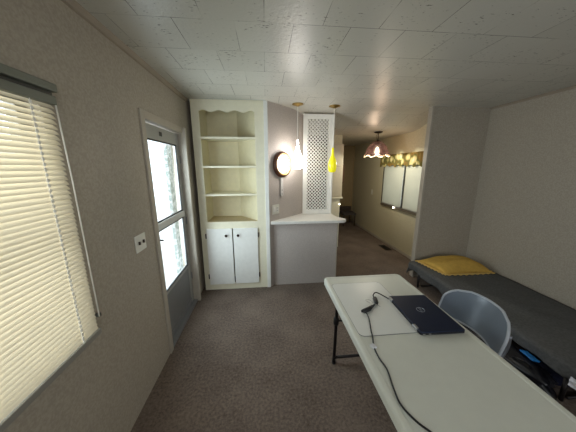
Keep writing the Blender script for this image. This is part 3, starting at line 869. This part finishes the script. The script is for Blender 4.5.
bm = nb(); box(bm, -.010, .010, -.012, .012, -.0045, .0045, Matrix.Translation((.480, .865, cz-.001)) @ Matrix.Rotation(.35, 4, 'Z')); obj('white_tag', bm, M['paper'], pc, .001)

# ------------------------------------------------------------ folding chair
CH = thing('folding_chair', 'grey plastic folding chair tucked between the folding table and the bed', 'chair', (1.25, 1.13, 0))
yc = 1.105; hw_ = .212
bm = nb()
nu, nv_ = 28, 14
def backpt(u, v, off=0):
    # u,v in -1..1 on superellipse disc
    y = yc + u*hw_
    z = .658 + v*.102 + .012*(1-u*u)
    x = 1.285 + .055*(z-.66)/.12*.6 - .085*u*u + off
    return Vector((x, y, z))
def disc(off):
    rows = []
    for j in range(nv_+1):
        v = -1+2*j/nv_
        # rounded rectangle width at this height
        k = abs(v); r = .85 if v > 0 else .45
        wv = 1.0
        e = (1-k)
        if e < r: wv = 1-.42*(1-math.sqrt(max(0, 1-((r-e)/r)**2)))*1.25 if v > 0 else 1-.30*(1-math.sqrt(max(0, 1-((r-e)/r)**2)))
        rows.append([bm.verts.new(backpt((-1+2*i/nu)*wv, v, off)) for i in range(nu+1)])
    return rows
f = disc(0); bk = disc(.014)
for rws in (f, bk):
    for j in range(nv_):
        for i in range(nu): bm.faces.new((rws[j][i], rws[j][i+1], rws[j+1][i+1], rws[j+1][i]))
for j in range(nv_):
    bm.faces.new((f[j][0], f[j+1][0], bk[j+1][0], bk[j][0])); bm.faces.new((f[j][nu], bk[j][nu], bk[j+1][nu], f[j+1][nu]))
for i in range(nu):
    bm.faces.new((f[0][i], bk[0][i], bk[0][i+1], f[0][i+1])); bm.faces.new((f[nv_][i], f[nv_][i+1], bk[nv_][i+1], bk[nv_][i]))
edge = [f[0][i].co.copy() for i in range(nu)] + [f[j][nu].co.copy() for j in range(nv_)] + [f[nv_][nu-i].co.copy() for i in range(nu)] + [f[nv_-j][0].co.copy() for j in range(nv_)]
br_ = obj('backrest', bm, M['chair'], CH, .004, smooth=True)
bm = nb(); tube(bm, [e+Vector((.004, 0, 0)) for e in edge], .007, 8, closed=True)
obj('backrest_rim', bm, mat('chair_rim', srgb(176, 182, 190), .35), br_, smooth=True)
bm = nb(); prism(bm, rrect(.83, 1.20, .92, 1.34, .07), .425, .445); obj('seat', bm, M['chair'], CH, .008)
for s in (-1, 1):
    y = yc+s*.185
    bm = nb(); tube(bm, smooth_path([(1.262, y, .69), (1.245, y, .58), (1.14, y, .44), (.92, y, .02)]), .011, 10); obj('leg', bm, M['chairf'], CH, smooth=True)
    bm = nb(); tube(bm, smooth_path([(.95, y-s*.02, .42), (1.10, y-s*.02, .25), (1.30, y-s*.02, .02)]), .011, 10); obj('leg', bm, M['chairf'], CH, smooth=True)
for x, z, e in ((.97, .13, .185), (1.22, .12, .165)):
    bm = nb(); tube(bm, [(x, yc-e, z), (x, yc+e, z)], .008, 8); obj('cross_bar', bm, M['chairf'], CH)
for s in (-1, 1):
    for x, e in ((.92, .185), (1.30, .165)):
        bm = nb(); lathe(bm, [(0, 0), (.015, 0), (.014, .03), (0, .03)], 12, Matrix.Translation((x, yc+s*e, 0))); obj('foot_cap', bm, M['black'], CH)

# ------------------------------------------------------------ bed
BD = thing('low_bed', 'low narrow cot bed covered by a charcoal blanket along the right wall', 'bed', (2.43, 1.85, 0))
bx0, bx1, by0, by1, bz = 2.0, 2.84, .86, 2.80, .255
bm = nb()
tube(bm, [(bx0+.02, by0+.03, .16), (bx0+.02, by1-.04, .16)], .014, 10); tube(bm, [(bx1-.03, by0+.03, .16), (bx1-.03, by1-.04, .16)], .014, 10)
for y in (by0+.04, 1.5, 2.1, by1-.05): tube(bm, [(bx0+.02, y, .16), (bx1-.03, y, .16)], .012, 8)
obj('frame', bm, M['blackm'], BD, smooth=True)
for y in (1.07, 2.57):
    for x in (bx0-.03, bx1-.05):
        bm = nb(); tube(bm, [(x, y, .17), (x, y, .0)], .014, 10); obj('leg', bm, M['blackm'], BD, smooth=True)
    bm = nb(); tube(bm, [(bx0+.015, y, .012), (bx1-.05, y, .012)], .011, 8); obj('foot_bar', bm, M['blackm'], BD, smooth=True)
bm = nb(); prism(bm, rrect(bx0+.01, bx1-.01, by0+.01, by1-.01, .05), .175, .24); obj('mattress', bm, M['navy'], BD, .015)
bm = nb()
nx, nyy = 34, 90
grid = []
prof = []   # across section, from left hem over the top to wall
hem = .135
for i in range(nx+1):
    t_ = i/nx
    prof.append(t_)
for j in range(nyy+1):
    y = by0+(by1-by0+.015)*j/nyy
    row = []
    for i in range(nx+1):
        if i < 7:
            s = i/7
            wv = .010*math.sin(y*14+1)+.006*math.sin(y*31)
            hm = .145 + .012*math.sin(y*5.3)+.008*math.sin(y*17)
            if y < 1.7: hm += .02*min(1, (1.7-y)/.4)
            x = bx0-.012 + wv*(1-s) ; z = hm+(bz-.018-hm)*s
        elif i < 10:
            s = (i-7)/3; a = PI/2*s
            x = bx0-.012+.03*(1-math.cos(a)); z = bz-.018+.018*math.sin(a)
        else:
            s = (i-10)/(nx-10)
            x = bx0+.018+(bx1-.005-bx0-.018)*s
            z = bz + .010*noise.noise(Vector((x*4, y*3, 0))) + .004*noise.noise(Vector((x*15, y*12, 3)))+.012*math.sin(PI*s)
        row.append(bm.verts.new((x, y, z)))
    grid.append(row)
for j in range(nyy):
    for i in range(nx): bm.faces.new((grid[j][i], grid[j][i+1], grid[j+1][i+1], grid[j+1][i]))
# foot drape at far end
last = grid[-1]; prev = last
for k in range(1, 5):
    cur = [bm.verts.new((v.co.x - (.03*k/4 if i < 8 else 0), by1+.018+.006*math.sin(v.co.x*30)*k/4, max(.09, v.co.z-.035*k))) for i, v in enumerate(last)]
    for i in range(nx): bm.faces.new((prev[i], prev[i+1], cur[i+1], cur[i]))
    prev = cur
bm2 = nb(); box(bm2, bx0-.040, bx0-.034, .985, 1.05, .150, .212, Matrix.Translation((0, 0, 0)))
bmesh.ops.subdivide_edges(bm2, edges=bm2.edges[:], cuts=4, use_grid_fill=True)
for v in bm2.verts: v.co.x += .006*math.sin(v.co.y*130)+.004*math.sin(v.co.z*160); v.co.z += .006*math.sin(v.co.y*90)
ct = obj('white_tag', bm2, M['paper'], BD, smooth=False); ct['label'] = 'crumpled white tag on the bed edge'
o = obj('blanket', bm, M['blanket'], BD, smooth=True)
md = o.modifiers.new('s', 'SOLIDIFY'); md.thickness = .006; md.offset = 1

# pillow
pl = thing('pillow', 'flat mustard yellow pillow with ruffled edge at the far end of the bed', 'pillow', (2.43, 2.56, .27))
C4 = [Vector((2.14, 2.34)), Vector((2.755, 2.33)), Vector((2.80, 2.79)), Vector((2.06, 2.77))]
bm = nb(); N = 36
def pil(u, v, top):
    p = C4[0]*(1-u)*(1-v)+C4[1]*u*(1-v)+C4[2]*u*v+C4[3]*(1-u)*v
    e = min(u, 1-u, v, 1-v)
    hgt = (math.sin(PI*u)*math.sin(PI*v))**.42
    z = .277+ (.125*hgt if top else 0) + .006*noise.noise(Vector((u*5, v*5, 1)))*hgt*3*(1 if top else 0)
    bow = .012*math.sin(PI*u)*(1 if v < .5 else -1)*(abs(v-.5)*2)**2
    return Vector((p.x, p.y+bow, z))
gs = []
for top in (True, False):
    g = [[bm.verts.new(pil(i/N, j/N, top)) for i in range(N+1)] for j in range(N+1)]
    for j in range(N):
        for i in range(N): bm.faces.new((g[j][i], g[j][i+1], g[j+1][i+1], g[j+1][i]))
bmesh.ops.remove_doubles(bm, verts=bm.verts[:], dist=.0005)
obj('cushion', bm, M['pillow'], pl, smooth=True)
bm = nb()
ring = []
K = 200
cen = (C4[0]+C4[1]+C4[2]+C4[3])/4
for k in range(K):
    t_ = k/K*4; i = int(t_); f_ = t_-i
    p = C4[i].lerp(C4[(i+1) % 4], f_)
    dirv = (p-cen).normalized()
    wv = math.sin(k*1.15)
    ring.append((bm.verts.new((p.x-dirv.x*.012, p.y-dirv.y*.012, .285)), bm.verts.new((p.x+dirv.x*(.022 if i != 2 else .0), p.y+dirv.y*(.022 if i != 2 else .0), .279+.006*wv))))
for k in range(K):
    a, b = ring[k], ring[(k+1) % K]
    bm.faces.new((a[0], a[1], b[1], b[0]))
o = obj('ruffle', bm, mat('ruffle_cloth', srgb(210, 176, 100), .9), pl, smooth=True)
md = o.modifiers.new('s', 'SOLIDIFY'); md.thickness = .003

# ------------------------------------------------------------ things under the bed edge
def lump(bm, c, r, seed, amp=.25, flat=0):
    bmesh.ops.create_icosphere(bm, subdivisions=4, radius=1, matrix=Matrix.Identity(4))
    for v in bm.verts:
        d_ = v.co.normalized()
        k = 1+amp*noise.noise(d_*1.8+Vector((seed, 0, 0)))+amp*.5*noise.noise(d_*5+Vector((0, seed, 0)))
        q = Vector((math.copysign(abs(d_.x)**.7, d_.x)*r[0], math.copysign(abs(d_.y)**.7, d_.y)*r[1], math.copysign(abs(d_.z)**.7, d_.z)*r[2]))*k
        v.co = Vector(c)+q
        if v.co.z < .002: v.co.z = .002
bg = thing('black_bag', 'crumpled black plastic bag on the carpet beside the bed and folding chair', 'bag', (1.80, 1.55, 0))
bm = nb(); lump(bm, (1.88, 1.42, .075), (.11, .34, .075), 3, .3); obj('bag_body', bm, M['bag'], bg, smooth=True)
bm = nb(); tube(bm, smooth_path([(1.84, 1.30, .13), (1.82, 1.26, .17), (1.84, 1.20, .18), (1.88, 1.18, .12)]), .008, 8); obj('strap', bm, M['bag'], bg, smooth=True)
bm = nb(); tube(bm, smooth_path([(1.88, 1.55, .13), (1.84, 1.60, .16), (1.84, 1.66, .15), (1.85, 1.70, .10)]), .008, 8)
obj('strap', bm, M['bag'], bg, smooth=True)
bm = nb(); box(bm, -.03, .03, -.05, .05, -.006, .006, Matrix.Translation((1.945, 1.27, .165)) @ Matrix.Rotation(-.15, 4, 'Z') @ Matrix.Rotation(.25, 4, 'Y'))
tag(obj('blue_folder', bm, M['blue'], bevel=.004), 'small bright blue packet resting on the black bag', 'packet')
bm = nb(); lump(bm, (2.13, 1.21, .05), (.09, .09, .05), 9, .2)
bg2 = thing('navy_bundle', 'navy cloth bundle lying under the near end of the bed', 'bundle', (2.13, 1.21, 0))
obj('bundle_body', bm, M['navy'], bg2, smooth=True)
bm = nb(); tube(bm, smooth_path([(2.07, 1.20, .08), (2.05, 1.17, .115), (2.07, 1.14, .115), (2.10, 1.13, .07)]), .008, 8)
obj('strap', bm, M['navy'], bg2, smooth=True)

# ------------------------------------------------------------ camera
f_px, pit, yaw, roll = 227, .212, .095, -.003
cy, sy, cp, sp = math.cos(yaw), math.sin(yaw), math.cos(pit), math.sin(pit)
F = Vector((sy*cp, cy*cp, -sp)); R_ = Vector((cy, -sy, 0)); U = R_.cross(F)
cr, sr = math.cos(roll), math.sin(roll)
R2 = cr*R_+sr*U; U2 = -sr*R_+cr*U
cam = bpy.data.cameras.new('camera'); co = bpy.data.objects.new('camera', cam); COL.objects.link(co)
cam.sensor_width = 36; cam.sensor_fit = 'HORIZONTAL'; cam.lens = f_px*36/576; cam.clip_start = .02
Mx = Matrix((R2, U2, -F)).transposed().to_4x4(); Mx.translation = (0, 0, 1.56)
co.matrix_world = Mx
SC.camera = co

# ------------------------------------------------------------ lights
wd_ = bpy.data.worlds.new('world'); SC.world = wd_; wd_.use_nodes = True
bgn = wd_.node_tree.nodes['Background']; bgn.inputs[0].default_value = (.86, .94, 1, 1); bgn.inputs[1].default_value = 2.2

def area(name, loc, tgt, sx, sy_, e, col):
    l_ = bpy.data.lights.new(name, 'AREA'); l_.shape = 'RECTANGLE'; l_.size = sx; l_.size_y = sy_; l_.energy = e; l_.color = col
    o = bpy.data.objects.new(name, l_); COL.objects.link(o); o.location = loc
    o.rotation_euler = (Vector(tgt)-Vector(loc)).to_track_quat('-Z', 'Y').to_euler()
    o.visible_camera = False
    return o
def point(name, loc, e, col, r=.03):
    l_ = bpy.data.lights.new(name, 'POINT'); l_.energy = e; l_.color = col; l_.shadow_soft_size = r
    o = bpy.data.objects.new(name, l_); COL.objects.link(o); o.location = loc
    return o
# daylight entering through the openings; the back one is unseen and assumed
area('door_daylight', (-1.02, 2.16, 1.15), (1.2, 2.3, .8), .6, 1.3, 22, (.80, .92, 1))
area('window_daylight', (-1.05, .62, 1.32), (1, .62, 1.2), .9, 1.05, 9, (1, .97, .9))
area('added_back_fill', (1.0, YB-.05, 1.45), (1.0, 3, 1.3), 2.3, 1.05, 17, (.95, .97, 1))  # added fill light behind the camera, set in an assumed window out of view
area('hall_window_daylight', (XH+.2, 3.85, 1.2), (0, 3.85, 1.0), 1.4, .75, 1.2, (1, .97, .9))
point('hall_lamp_glow', (tx, ty_, 1.72), 21, (1, .92, .74), .03)
SC.view_settings.view_transform = 'Standard'
SC.view_settings.look = 'None'
